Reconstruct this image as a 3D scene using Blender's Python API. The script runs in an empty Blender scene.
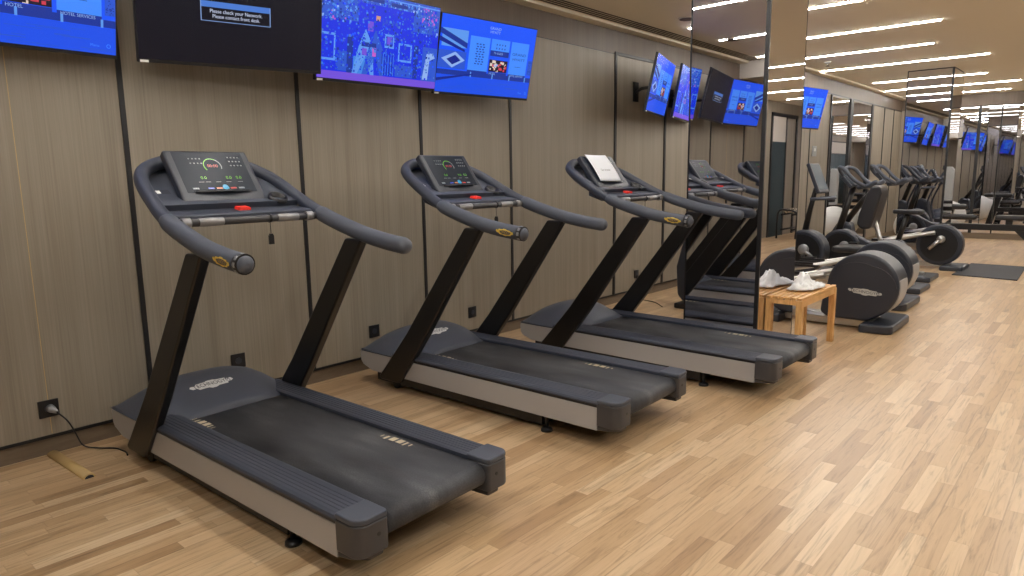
import bpy, bmesh, math, random
from mathutils import Vector, Matrix, noise
random.seed(7)
C = bpy.context.scene.collection
scn = bpy.context.scene

# ------------------------------------------------------------------ camera, world, exposure
F_PX, YAW, PITCH, ROLL = 683.26, 0.724577, 0.162086, -0.014782
CAMX, CAMH = 4.34853, 1.49887
def camera():
    fw = Vector((-math.sin(YAW)*math.cos(PITCH), math.cos(YAW)*math.cos(PITCH), -math.sin(PITCH)))
    r = Vector((math.cos(YAW), math.sin(YAW), 0)); u = r.cross(fw)
    c, s = math.cos(ROLL), math.sin(ROLL)
    r2 = c*r + s*u; u2 = -s*r + c*u
    m = Matrix(((r2.x, u2.x, -fw.x, CAMX), (r2.y, u2.y, -fw.y, 0), (r2.z, u2.z, -fw.z, CAMH), (0, 0, 0, 1)))
    cd = bpy.data.cameras.new('camera'); co = bpy.data.objects.new('camera', cd); C.objects.link(co)
    cd.sensor_width = 36; cd.lens = 36*F_PX/1024; cd.clip_start = .02; cd.clip_end = 200
    co.matrix_world = m; scn.camera = co
camera()
w = bpy.data.worlds.new('world'); scn.world = w; w.use_nodes = True
w.node_tree.nodes['Background'].inputs[0].default_value = (1, 1, 1, 1)
w.node_tree.nodes['Background'].inputs[1].default_value = 0.0
vs = scn.view_settings
vs.view_transform = 'Standard'; vs.look = 'None'; vs.gamma = 1; vs.use_curve_mapping = False; vs.exposure = 0.0
LAMP = 118.0        # radiance of the ceiling strips

# ------------------------------------------------------------------ materials
def lin(c):
    c = [x/255 for x in c]
    return tuple(x/12.92 if x <= .04045 else ((x+.055)/1.055)**2.4 for x in c) + (1,)
def mat(name, col, rough=.5, metal=0, spec=.5, emit=None, estr=1, coat=0, bump=0, bscale=300):
    m = bpy.data.materials.new(name); m.use_nodes = True; nt = m.node_tree; b = nt.nodes['Principled BSDF']
    b.inputs['Base Color'].default_value = lin(col); b.inputs['Roughness'].default_value = rough
    b.inputs['Metallic'].default_value = metal; b.inputs['Specular IOR Level'].default_value = spec
    b.inputs['Coat Weight'].default_value = coat
    if emit:
        b.inputs['Emission Color'].default_value = lin(emit); b.inputs['Emission Strength'].default_value = estr
    if bump:
        n = nt.nodes.new('ShaderNodeTexNoise'); n.inputs['Scale'].default_value = bscale; n.inputs['Detail'].default_value = 3
        tc = nt.nodes.new('ShaderNodeTexCoord'); nt.links.new(tc.outputs['Object'], n.inputs['Vector'])
        bp = nt.nodes.new('ShaderNodeBump'); bp.inputs['Strength'].default_value = bump; bp.inputs['Distance'].default_value = .002
        nt.links.new(n.outputs['Fac'], bp.inputs['Height']); nt.links.new(bp.outputs[0], b.inputs['Normal'])
    return m
def glow(name, col, s=1.0):
    m = bpy.data.materials.new(name); m.use_nodes = True; nt = m.node_tree; b = nt.nodes['Principled BSDF']
    b.inputs['Base Color'].default_value = (.01, .01, .012, 1); b.inputs['Roughness'].default_value = .25
    b.inputs['Emission Color'].default_value = lin(col); b.inputs['Emission Strength'].default_value = s
    return m
class NT:
    def __init__(s, m): s.t = m.node_tree; s.b = s.t.nodes['Principled BSDF']
    def n(s, typ, **kw):
        x = s.t.nodes.new(typ)
        for k, v in kw.items(): setattr(x, k, v)
        return x
    def l(s, a, b): s.t.links.new(a, b)
    def math(s, op, a, b=None, c=None):
        x = s.n('ShaderNodeMath', operation=op)
        for i, v in enumerate((a, b, c)):
            if v is None: continue
            if isinstance(v, (int, float)): x.inputs[i].default_value = v
            else: s.l(v, x.inputs[i])
        return x.outputs[0]
def ramp(nt, fac, stops):
    r = nt.n('ShaderNodeValToRGB'); e = r.color_ramp.elements
    e[0].position, e[0].color = stops[0][0], lin(stops[0][1]); e[1].position, e[1].color = stops[-1][0], lin(stops[-1][1])
    for p, c in stops[1:-1]:
        x = e.new(p); x.color = lin(c)
    nt.l(fac, r.inputs[0]); return r.outputs[0]
def mix(nt, fac, a, b, mode='MIX'):
    x = nt.n('ShaderNodeMix', data_type='RGBA', blend_type=mode)
    if isinstance(fac, (int, float)): x.inputs[0].default_value = fac
    else: nt.l(fac, x.inputs[0])
    for i, v in ((6, a), (7, b)):
        if isinstance(v, tuple): x.inputs[i].default_value = v
        else: nt.l(v, x.inputs[i])
    return x.outputs[2]

def floor_material():
    m = mat('oak_parquet', (190, 150, 105), .34, coat=.25)
    m.node_tree.nodes['Principled BSDF'].inputs['Coat Roughness'].default_value = .3; nt = NT(m)
    tc = nt.n('ShaderNodeTexCoord'); sp = nt.n('ShaderNodeSeparateXYZ'); nt.l(tc.outputs['Object'], sp.inputs[0])
    W, L = .072, .62
    xs = nt.math('DIVIDE', sp.outputs[0], W); row = nt.math('FLOOR', xs)
    wn = nt.n('ShaderNodeTexWhiteNoise', noise_dimensions='1D'); nt.l(row, wn.inputs['W'])
    yo = nt.math('MULTIPLY_ADD', wn.outputs['Value'], 7.3, nt.math('DIVIDE', sp.outputs[1], L))
    col = nt.math('FLOOR', yo)
    cv = nt.n('ShaderNodeCombineXYZ'); nt.l(row, cv.inputs[0]); nt.l(col, cv.inputs[1])
    w2 = nt.n('ShaderNodeTexWhiteNoise', noise_dimensions='2D'); nt.l(cv.outputs[0], w2.inputs['Vector'])
    base = ramp(nt, w2.outputs['Value'], [(0, (174, 142, 105)), (.1, (190, 159, 121)), (.5, (202, 172, 134)), (.88, (211, 183, 146)), (1, (218, 193, 158))])
    # grain, offset per stave
    sc = nt.n('ShaderNodeVectorMath', operation='MULTIPLY'); nt.l(tc.outputs['Object'], sc.inputs[0]); sc.inputs[1].default_value = (34, 2.2, 1)
    ad = nt.n('ShaderNodeVectorMath', operation='ADD'); nt.l(sc.outputs[0], ad.inputs[0])
    mu = nt.n('ShaderNodeVectorMath', operation='MULTIPLY'); nt.l(w2.outputs['Color'], mu.inputs[0]); mu.inputs[1].default_value = (40, 40, 40)
    nt.l(mu.outputs[0], ad.inputs[1])
    g = nt.n('ShaderNodeTexNoise'); g.inputs['Scale'].default_value = 1; g.inputs['Detail'].default_value = 5; g.inputs['Roughness'].default_value = .62; g.inputs['Distortion'].default_value = 1.6
    nt.l(ad.outputs[0], g.inputs['Vector'])
    gr = ramp(nt, g.outputs['Fac'], [(.3, (150, 138, 124)), (.48, (236, 232, 226)), (.7, (255, 255, 255))])
    c1 = mix(nt, .62, base, gr, 'MULTIPLY')
    # joints
    fx = nt.math('FRACT', xs); fy = nt.math('FRACT', yo)
    jx = nt.math('LESS_THAN', nt.math('MINIMUM', fx, nt.math('SUBTRACT', 1, fx)), .018)
    jy = nt.math('LESS_THAN', nt.math('MINIMUM', fy, nt.math('SUBTRACT', 1, fy)), .0035)
    f3 = nt.math('FRACT', nt.math('DIVIDE', xs, 3)); j3 = nt.math('LESS_THAN', nt.math('MINIMUM', f3, nt.math('SUBTRACT', 1, f3)), .012)
    j = nt.math('MULTIPLY', nt.math('MAXIMUM', jx, jy), .16); j = nt.math('MAXIMUM', j, nt.math('MULTIPLY', j3, .32))
    c2 = mix(nt, j, c1, lin((96, 66, 40)))
    nt.l(c2, nt.b.inputs['Base Color'])
    rr = nt.math('MULTIPLY_ADD', g.outputs['Fac'], .16, .27); nt.l(rr, nt.b.inputs['Roughness'])
    bp = nt.n('ShaderNodeBump'); bp.inputs['Strength'].default_value = .25; bp.inputs['Distance'].default_value = .001
    nt.l(nt.math('SUBTRACT', g.outputs['Fac'], j), bp.inputs['Height']); nt.l(bp.outputs[0], nt.b.inputs['Normal'])
    return m
def wood_wall(name, dark, mid, light, ybias=(90, 90, 1.1)):
    m = mat(name, mid, .5); nt = NT(m)
    tc = nt.n('ShaderNodeTexCoord'); mp = nt.n('ShaderNodeVectorMath', operation='MULTIPLY'); nt.l(tc.outputs['Object'], mp.inputs[0]); mp.inputs[1].default_value = ybias
    a = nt.n('ShaderNodeTexNoise'); a.inputs['Scale'].default_value = 1; a.inputs['Detail'].default_value = 6; a.inputs['Roughness'].default_value = .65; nt.l(mp.outputs[0], a.inputs['Vector'])
    b2 = nt.n('ShaderNodeTexNoise'); b2.inputs['Scale'].default_value = .11; b2.inputs['Detail'].default_value = 2; nt.l(mp.outputs[0], b2.inputs['Vector'])
    f = nt.math('MULTIPLY_ADD', b2.outputs['Fac'], .4, nt.math('MULTIPLY', a.outputs['Fac'], .6))
    c = ramp(nt, f, [(.25, dark), (.5, mid), (.75, light)])
    nt.l(c, nt.b.inputs['Base Color']); return m
def oak_furn():
    m = mat('bench_oak', (205, 150, 92), .42); nt = NT(m)
    tc = nt.n('ShaderNodeTexCoord'); mp = nt.n('ShaderNodeVectorMath', operation='MULTIPLY'); nt.l(tc.outputs['Object'], mp.inputs[0]); mp.inputs[1].default_value = (60, 5, 8)
    a = nt.n('ShaderNodeTexNoise'); a.inputs['Scale'].default_value = 1; a.inputs['Detail'].default_value = 5; nt.l(mp.outputs[0], a.inputs['Vector'])
    nt.l(ramp(nt, a.outputs['Fac'], [(.3, (196, 144, 86)), (.55, (222, 174, 112)), (.75, (234, 192, 134))]), nt.b.inputs['Base Color'])
    return m
def belt_mat():
    m = mat('belt_rubber', (52, 54, 58), .55, spec=.4); nt = NT(m)
    tc = nt.n('ShaderNodeTexCoord'); mp = nt.n('ShaderNodeVectorMath', operation='MULTIPLY'); nt.l(tc.outputs['Object'], mp.inputs[0]); mp.inputs[1].default_value = (2.2, 7, 1)
    a = nt.n('ShaderNodeTexNoise'); a.inputs['Scale'].default_value = 1; a.inputs['Detail'].default_value = 4; nt.l(mp.outputs[0], a.inputs['Vector'])
    b2 = nt.n('ShaderNodeTexNoise'); b2.inputs['Scale'].default_value = 160; nt.l(tc.outputs['Object'], b2.inputs['Vector'])
    f = nt.math('MULTIPLY_ADD', b2.outputs['Fac'], .3, nt.math('MULTIPLY', a.outputs['Fac'], .7))
    nt.l(ramp(nt, f, [(.34, (50, 51, 56)), (.52, (72, 74, 79)), (.7, (106, 108, 110))]), nt.b.inputs['Base Color'])
    bp = nt.n('ShaderNodeBump'); bp.inputs['Strength'].default_value = .3; bp.inputs['Distance'].default_value = .001
    nt.l(b2.outputs['Fac'], bp.inputs['Height']); nt.l(bp.outputs[0], nt.b.inputs['Normal'])
    return m
M = dict(
    floor=floor_material(),
    wall=wood_wall('taupe_veneer', (117, 108, 95), (139, 130, 116), (157, 147, 133)),
    wallx=wood_wall('taupe_veneer_end', (117, 108, 95), (139, 130, 116), (157, 147, 133)),
    band=wood_wall('upper_veneer', (84, 70, 58), (98, 83, 70), (112, 96, 82)),
    base=wood_wall('baseboard_veneer', (92, 80, 66), (112, 98, 82), (128, 114, 96), (3, 6, 50)),
    ceil=mat('ceiling_paint', (238, 230, 212), .9, spec=.2),
    pale=mat('pale_bulkhead_paint', (196, 190, 182), .85),
    black=mat('black_metal_trim', (22, 22, 25), .45),
    mirror=mat('mirror_silver', (226, 226, 230), .012, 1),
    strip=glow('lamp_diffuser', (255, 250, 242), LAMP),
    silver=mat('silver_paint', (172, 171, 172), .45, .15),
    steel=mat('brushed_steel', (190, 190, 190), .3, .9),
    chrome=mat('chrome', (225, 225, 225), .12, 1),
    grey=mat('slate_plastic', (70, 75, 87), .48, bump=.15),
    rail=mat('ribbed_rail_plastic', (57, 62, 75), .5, bump=.15),
    cap=mat('end_cap_plastic', (62, 62, 66), .42),
    dark=mat('charcoal_plastic', (48, 52, 62), .36),
    black2=mat('black_plastic', (24, 24, 27), .38),
    post=mat('black_post_paint', (19, 18, 18), .35),
    grip=mat('rubber_grip', (74, 79, 90), .6, bump=.2),
    belt=belt_mat(),
    white=mat('white_plastic', (232, 232, 230), .5),
    paper=mat('paper', (236, 240, 248), .8),
    ink=mat('ink', (50, 52, 58), .7),
    mark=mat('pale_belt_print', (206, 194, 168), .6),
    red=mat('red_plastic_glow', (225, 50, 38), .4, emit=(225, 50, 38), estr=.15),  # faint glow put into the stop button's colour; it is no lamp
    gold=mat('gold_badge', (236, 204, 88), .35, .1),
    bronze=mat('bronze_ink', (176, 140, 50), .5),
    sensor=mat('pulse_sensor', (150, 150, 152), .38, .5),
    glass=mat('display_glass', (26, 34, 46), .35, spec=.22),
    oak=oak_furn(),
    towel=mat('terry_towel', (236, 239, 242), .95, spec=.1, bump=.9, bscale=220),
    teal=mat('dark_teal_curtain', (30, 50, 56), .6),
    housing=mat('housing_plastic', (46, 50, 60), .4),
    pad=mat('black_vinyl', (38, 38, 42), .4),
    mat_=mat('rubber_mat', (44, 46, 52), .7, bump=.5, bscale=120),
    ball=mat('pearl_vinyl', (222, 224, 222), .35),
    shroud=mat('pale_grey_shroud', (190, 194, 192), .4),
    yellow=mat('yellow_cord', (205, 200, 60), .5),
    wheel=mat('grey_hub', (150, 152, 155), .35, .4),
    pastel=mat('tan_tube', (196, 166, 112), .5),
)

# ------------------------------------------------------------------ mesh building
class MB:
    def __init__(s): s.v = []; s.f = []; s.mi = []; s.sm = []
    def add(s, vs, fs, mi=0, sm=False):
        o = len(s.v); s.v += [tuple(p) for p in vs]
        for f in fs: s.f.append([o+i for i in f]); s.mi.append(mi); s.sm.append(sm)
        return s
    def box(s, a, b, mi=0, M4=None):
        (x0, y0, z0), (x1, y1, z1) = a, b
        vs = [(x0,y0,z0),(x1,y0,z0),(x1,y1,z0),(x0,y1,z0),(x0,y0,z1),(x1,y0,z1),(x1,y1,z1),(x0,y1,z1)]
        if M4: vs = [M4 @ Vector(p) for p in vs]
        return s.add(vs, [(0,3,2,1),(4,5,6,7),(0,1,5,4),(1,2,6,5),(2,3,7,6),(3,0,4,7)], mi)
    def prism(s, prof, fn, t0, t1, mi=0, sm=False):
        n = len(prof); vs = [fn(p, t0) for p in prof] + [fn(p, t1) for p in prof]
        fs = [(i, (i+1) % n, n+(i+1) % n, n+i) for i in range(n)]
        s.add(vs, fs, mi, sm)
        o = len(s.v)-2*n
        s.f.append([o+i for i in range(n)][::-1]); s.mi.append(mi); s.sm.append(False)
        s.f.append([o+n+i for i in range(n)]); s.mi.append(mi); s.sm.append(False)
        return s
    def tube(s, pts, r, n=12, mi=0, cap=True, sx=1, round_end=False):
        pts = [Vector(p) for p in pts]; rs = [r]*len(pts) if isinstance(r, (int, float)) else list(r)
        if round_end:
            for end in (0, 1):
                p0 = pts[-1] if end else pts[0]; p1 = pts[-2] if end else pts[1]; d = (p0-p1).normalized(); R = rs[-1] if end else rs[0]
                ex = [(p0 + d*R*math.sin(a), R*math.cos(a)) for a in (math.radians(30), math.radians(55), math.radians(78))]
                if end: pts += [e[0] for e in ex]; rs += [e[1] for e in ex]
                else: pts = [e[0] for e in ex[::-1]] + pts; rs = [e[1] for e in ex[::-1]] + rs
        t = []
        for i in range(len(pts)):
            a = pts[max(0, i-1)]; b = pts[min(len(pts)-1, i+1)]; t.append((b-a).normalized())
        up = Vector((0, 0, 1)) if abs(t[0].z) < .9 else Vector((1, 0, 0))
        vs = []; X = t[0].cross(up).normalized()
        for i, p in enumerate(pts):
            X = (X - t[i]*X.dot(t[i])).normalized(); Y = t[i].cross(X)
            for k in range(n):
                a = 2*math.pi*k/n; vs.append(p + X*(math.cos(a)*rs[i]*sx) + Y*(math.sin(a)*rs[i]))
        fs = [(i*n+k, i*n+(k+1) % n, (i+1)*n+(k+1) % n, (i+1)*n+k) for i in range(len(pts)-1) for k in range(n)]
        o = len(s.v); s.add(vs, fs, mi, True)
        if cap:
            s.f.append([o+k for k in range(n)][::-1]); s.mi.append(mi); s.sm.append(False)
            q = o+(len(pts)-1)*n; s.f.append([q+k for k in range(n)]); s.mi.append(mi); s.sm.append(False)
        return s
    def cyl(s, a, b, r, n=20, mi=0): return s.tube([a, b], r, n, mi)
    def sphere(s, c, r, n=16, mi=0, sc=(1, 1, 1)):
        vs = [(c[0], c[1], c[2]+r*sc[2])]; h = n//2
        for i in range(1, h):
            th = math.pi*i/h
            for k in range(n):
                ph = 2*math.pi*k/n
                vs.append((c[0]+r*sc[0]*math.sin(th)*math.cos(ph), c[1]+r*sc[1]*math.sin(th)*math.sin(ph), c[2]+r*sc[2]*math.cos(th)))
        vs.append((c[0], c[1], c[2]-r*sc[2])); L = len(vs)-1
        fs = [(0, 1+k, 1+(k+1) % n) for k in range(n)]
        for i in range(h-2):
            for k in range(n): fs.append((1+i*n+k, 1+(i+1)*n+k, 1+(i+1)*n+(k+1) % n, 1+i*n+(k+1) % n))
        fs += [(L, 1+(h-2)*n+(k+1) % n, 1+(h-2)*n+k) for k in range(n)]
        return s.add(vs, fs, mi, True)
    def quad(s, pts, mi=0): return s.add(pts, [tuple(range(len(pts)))], mi)
    def grid(s, P, mi=0, sm=True):      # P[i][j] points
        ni, nj = len(P), len(P[0]); vs = [p for r in P for p in r]
        return s.add(vs, [(i*nj+j, (i+1)*nj+j, (i+1)*nj+j+1, i*nj+j+1) for i in range(ni-1) for j in range(nj-1)], mi, sm)
def build(name, mb, mats, parent=None, bevel=0, seg=2, label=None, solid=0):
    me = bpy.data.meshes.new(name)
    bm = bmesh.new(); vv = [bm.verts.new(p) for p in mb.v]
    for f, mi, sm in zip(mb.f, mb.mi, mb.sm):
        try:
            ff = bm.faces.new([vv[i] for i in f]); ff.material_index = mi; ff.smooth = sm
        except ValueError: pass
    if not solid: bmesh.ops.recalc_face_normals(bm, faces=bm.faces)
    bm.to_mesh(me); bm.free()
    for m in (mats if isinstance(mats, list) else [mats]): me.materials.append(m)
    o = bpy.data.objects.new(name, me); C.objects.link(o)
    if parent: o.parent = parent
    if bevel:
        b = o.modifiers.new('bevel', 'BEVEL'); b.width = bevel; b.segments = seg; b.limit_method = 'ANGLE'; b.angle_limit = .6
        for p in me.polygons: p.use_smooth = True
        b.harden_normals = True
    if solid:
        q = o.modifiers.new('solid', 'SOLIDIFY'); q.thickness = solid; q.offset = 0
    if label: o['label'] = label
    return o
def tag(o, label=None, cat=None, group=None, kind=None):
    for k, v in (('label', label), ('category', cat), ('group', group), ('kind', kind)):
        if v: o[k] = v
    return o
def thing(name, label, cat, loc=(0, 0, 0), rz=0, group=None):
    o = bpy.data.objects.new(name, None); C.objects.link(o); o.location = loc; o.rotation_euler = (0, 0, rz); o.empty_display_size = .2
    return tag(o, label, cat, group)
def copy_tree(o, parent=None):
    c = o.copy(); C.objects.link(c); c.parent = parent
    for ch in [x for x in bpy.data.objects if x.parent == o]: copy_tree(ch, c)
    return c
def struct(name, mb, m, **k):
    o = build(name, mb, m, **k); o['kind'] = 'structure'; return o
_tc = {}
def text_mesh(txt, size):       # returns verts(2D), faces centred on 0
    k = (txt, size)
    if k in _tc: return _tc[k]
    cu = bpy.data.curves.new('t', 'FONT'); cu.body = txt; cu.size = size; cu.align_x = 'CENTER'; cu.align_y = 'CENTER'; cu.resolution_u = 3
    o = bpy.data.objects.new('t', cu); C.objects.link(o); bpy.context.view_layer.update()
    me = bpy.data.meshes.new_from_object(o.evaluated_get(bpy.context.evaluated_depsgraph_get()))
    r = ([(v.co.x, v.co.y) for v in me.vertices], [tuple(p.vertices) for p in me.polygons])
    bpy.data.objects.remove(o); bpy.data.curves.remove(cu); bpy.data.meshes.remove(me); _tc[k] = r
    return r
def put_text(mb, txt, size, fn, mi=0, sx=1):
    v, f = text_mesh(txt, size); mb.add([fn(x*sx, y) for x, y in v], f, mi); return mb
LOGO = [(-.5,.02),(-.47,.075),(-.36,.07),(-.33,.11),(-.12,.12),(-.06,.15),(.08,.15),(.14,.12),(.34,.11),(.36,.07),(.47,.075),(.5,.0),
        (.44,-.05),(.36,-.05),(.33,-.11),(.12,-.115),(.04,-.155),(-.06,-.155),(-.12,-.115),(-.33,-.11),(-.36,-.05),(-.45,-.05)]
def logo(fn, w, mat_plate, mat_ink, parent, label, lift):
    mb = MB(); mb.add([fn(x*w, (y*.85+x*.0)*w, 0) for x, y in LOGO], [tuple(range(len(LOGO)))], 0)
    v, f = text_mesh('TECHNOGYM', 1.0); xs = [p[0] for p in v]; k = .84*w/(max(xs)-min(xs))
    mb.add([fn(x*k, y*k*1.15, lift) for x, y in v], f, 1)
    return build('logo_badge', mb, [mat_plate, mat_ink], parent, label=label)

# ------------------------------------------------------------------ the room
XR, YB, YE, ZC, ZP, ZB = 6.25, -1.6, 18.0, 3.1, 2.82, .11
X1, YS = .42, 9.8                       # the wall steps out beyond the near pillar
def b_(a, b, mi=0): return MB().box(a, b, mi)
struct('floor', b_((-.3, YB-.2, -.1), (XR+.2, YE+.2, 0)), M['floor'])
struct('ceiling', b_((-.3, .67, ZC), (XR+.2, YE+.2, ZC+.1)), M['ceil'])
struct('ceiling_bulkhead', b_((-.3, YB-.2, 2.86), (XR+.2, .67, ZC+.1)), M['pale'])
struct('wall_left', MB().box((-.15, YB, ZB), (0, YS, ZP)), M['wall'])
struct('wall_left_upper_band', b_((-.15, YB, ZP), (0, YS, ZC)), M['band'])
struct('wall_left_far', b_((-.15, YS, 0), (X1, YE, ZC)), M['wall'])
struct('baseboard_left', b_((-.15, YB, 0), (-.012, YS, ZB-.012)), M['base'])
struct('wall_back', b_((-.3, YB-.15, 0), (XR+.15, YB, 2.86)), M['wallx'])
struct('wall_right', b_((XR, YB, 0), (XR+.15, YE, ZC)), M['wall'])
struct('wall_end', b_((X1, YE, 0), (XR+.15, YE+.15, ZC)), M['wallx'])
nt_ = [0]
def trim(a, b, m='black'):
    nt_[0] += 1; return struct('trim_%d' % nt_[0], b_(a, b), M[m])
for y in (-.71, .43, 1.557, 2.69, 3.81, 4.92): trim((0, y-.014, ZB), (.008, y+.014, ZP))
for y in (6.706, 7.834, 8.96): trim((0, y-.02, ZB), (.012, y+.02, ZP+.01))
trim((0, 6.686, ZP-.01), (.012, YS, ZP+.025))                       # black head of the door-like bay
trim((0, YB, ZP-.003), (.003, 6.69, ZP+.004))
trim((-.012, YB, ZB-.014), (.004, YS, ZB+.004))
trim((0, 1.016, ZB+.01), (.0012, 1.019, 2.3), 'pastel')
trim((X1, YS, ZP), (X1+.01, YE, ZP+.02)); trim((X1, YS, 0), (X1+.012, YE, ZB), 'base')
for y in (10.9, 11.9): trim((X1, y-.012, ZB), (X1+.008, y+.012, ZP))
for y in (15.62, 16.5, 17.3): trim((X1, y-.02, ZB), (X1+.01, y+.02, ZP))
# mirrors let into the far left wall and the end wall
def mirror_pane(a, b, label, group=None):
    return tag(build('wall_mirror', b_(a, b), M['mirror']), label, 'mirror', group)
mirror_pane((X1, 12.92, ZB), (X1+.006, 14.0, ZP-.03), 'left of the two tall mirror panes beyond the wood panel with the light switch')
mirror_pane((X1, 14.14, ZB), (X1+.006, 15.5, ZP-.03), 'right of the two tall mirror panes beyond the wood panel with the light switch')
trim((X1, 12.88, ZB), (X1+.02, 12.93, ZP)); trim((X1, 13.99, ZB), (X1+.03, 14.15, ZP)); trim((X1, 15.49, ZB), (X1+.02, 15.56, ZP))
ex = [.9, 1.935, 2.325, 3.4, 4.4, 5.4, XR]
enames = ['narrow end wall mirror pane hidden mostly by the far pillar', 'end wall mirror pane right beside the far mirrored pillar', 'end wall mirror pane at the right edge of the photo behind the weight bench',
          'end wall mirror pane beyond the frame, right of the bench', 'end wall mirror pane beyond the frame towards the right wall', 'last end wall mirror pane in the right corner']
for i in range(6): mirror_pane((ex[i]+.015, YE-.006, .13), (ex[i+1]-.015, YE, ZP), enames[i])
for x, hw in zip(ex[:-1], (.02, .03, .012, .02, .02, .02)): trim((x-hw, YE-.02, .12), (x+hw, YE, ZP+.01))
trim((.9, YE-.012, ZP), (XR, YE, ZP+.02)); trim((X1, YE-.02, 0), (XR, YE, .12), 'base')
# right wall: dark curtained windows and a black framed door, seen only in the mirrors
for i, (y0, y1) in enumerate(((1.2, 4.2), (5.0, 8.4), (9.2, 12.2))):
    mb = MB(); n = 60
    P = [[(XR-.05+.025*math.sin(k*1.9), y0+(y1-y0)*k/n, z) for z in (.05, 2.25)] for k in range(n+1)]; mb.grid(P)
    tag(build('curtain', mb, M['teal'], solid=.004), ['dark teal pleated curtain on the right wall nearest the camera', 'dark teal pleated curtain in the middle of the right wall', 'dark teal pleated curtain on the right wall nearest the corner door'][i], 'curtain')
    trim((XR-.03, y0-.05, 2.25), (XR, y1+.05, 2.3)); trim((XR-.03, y0-.05, 2.78), (XR, y1+.05, 2.83)); trim((XR-.012, y0, 2.3), (XR, y1, 2.78), 'pale')
for y in (.3, 4.6, 8.8, 12.7, 13.8, 14.9): trim((XR-.008, y-.014, 0), (XR, y+.014, ZC))
mb = MB().box((XR-.03, 15.85, 0), (XR, 15.92, 2.83)).box((XR-.03, 17.42, 0), (XR, 17.5, 2.83)).box((XR-.03, 15.85, 2.77), (XR, 17.5, 2.85)).box((XR-.03, 16.74, 0), (XR, 16.8, 2.77))
struct('door_frame', mb, M['black'])
struct('door_1', b_((XR-.02, 15.92, 0), (XR-.005, 16.74, 2.2)), M['teal'])
struct('window_1', b_((XR-.02, 15.92, 2.2), (XR-.005, 16.74, 2.77)), M['pale'])
struct('wall_end_upper_band', b_((X1, YE-.004, ZP+.02), (XR, YE, ZC)), M['band']); struct('wall_left_far_upper_band', b_((X1, YS, ZP+.02), (X1+.004, YE, ZC)), M['band'])
# recessed linear air slots along the left wall, ceiling
mb = MB()
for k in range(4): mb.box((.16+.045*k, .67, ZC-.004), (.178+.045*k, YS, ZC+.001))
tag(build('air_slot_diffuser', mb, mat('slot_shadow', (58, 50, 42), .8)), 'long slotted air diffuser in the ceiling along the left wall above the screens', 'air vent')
struct('trim_cornice', b_((0, .67, ZC-.03), (.13, YS, ZC)), M['ceil'])
struct('trim_cornice_far', b_((X1, YS, ZC-.03), (X1+.13, YE, ZC)), M['ceil'])

# ceiling strips (the room's lamps)
def lamp(x0, x1, y, label, group=None, z=ZC):
    t = thing('ceiling_strip_light', label, 'ceiling light', ((x0+x1)/2, y, z), 0, group); h = (x1-x0)/2
    build('diffuser', MB().box((-h, -.013, -.012), (h, .013, -.002)), M['strip'], t)
    build('rim', MB().box((-h-.008, -.021, -.006), (h+.008, -.013, 0)).box((-h-.008, .013, -.006), (h+.008, .021, 0)).box((-h-.008, -.013, -.006), (-h, .013, 0)).box((h, -.013, -.006), (h+.008, .013, 0)), M['white'], t)
left = [(.36, 2.45, .93, 'slim ceiling light strip farthest back in the near pillar\'s reflection'), (.515, 2.6, 2.47, 'slim ceiling light strip, middle one reflected in the near pillar'),
        (.6, 2.3, 4.2, 'slim ceiling light strip, topmost one reflected in the front of the near pillar'), (1.45, 2.9, 5.9, 'slim ceiling light strip right over the near mirrored pillar'),
        (0.573, 2.354, 7.308, 'ceiling light strip cut by the top edge, right of the near pillar'), (0.475, 2.725, 8.858, 'slim ceiling light strip, first full one beyond the near pillar'),
        (0.573, 2.388, 10.379, 'slim ceiling light strip, second full one beyond the near pillar'), (0.555, 2.790, 11.890, 'longest slim ceiling light strip just in front of the far pillar'),
        (.75, 2.48, 14.2, 'slim ceiling light strip passing above the far pillar'), (.6, 2.8, 15.8, 'slim ceiling light strip beyond the far pillar, last but one'),
        (.65, 2.5, 17.3, 'slim ceiling light strip closest to the end wall')]
for x0, x1, y, l in left: lamp(x0, x1, y, l)
for y in (.93, 2.47, 4.2, 5.9, 7.45, 9.0, 10.85, 12.41, 14.2, 15.8):
    lamp(3.7, 5.9, y, 'slim ceiling light strip of the right-hand row, outside the frame', 'right-hand row of ceiling light strips')
for x0, x1 in ((2.0, 4.9),):
    lamp(x0, x1, -.55, 'added fill light strip in the low ceiling behind the camera', None, 2.86)  # unseen strip, added to brighten the floor near the camera
def disc(name, x, y, r, label, cat, m='ceil'):
    t = thing(name, label, cat, (x, y, ZC))
    build('ring', MB().tube([(0, 0, 0), (0, 0, -.012)], [r, r*.94], 28), M[m], t); build('grille', MB().cyl((0, 0, -.012), (0, 0, -.015), r*.8, 28), mat('speaker_mesh', (104, 94, 84), .8), t)
disc('ceiling_speaker', .79, 6.84, .1, 'round ceiling speaker left of the top of the near pillar', 'speaker')
disc('ceiling_speaker', .66, 2.41, .1, 'round ceiling speaker seen in the near pillar mirror', 'speaker')
t = thing('sprinkler', 'small ceiling sprinkler between two light strips beyond the near pillar', 'sprinkler', (.92, 11.0, ZC))
build('escutcheon', MB().tube([(0, 0, 0), (0, 0, -.02)], [.05, .03], 16), M['white'], t); build('head', MB().cyl((0, 0, -.02), (0, 0, -.06), .012, 10).cyl((0, 0, -.06), (0, 0, -.065), .03, 12), M['chrome'], t)

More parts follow.
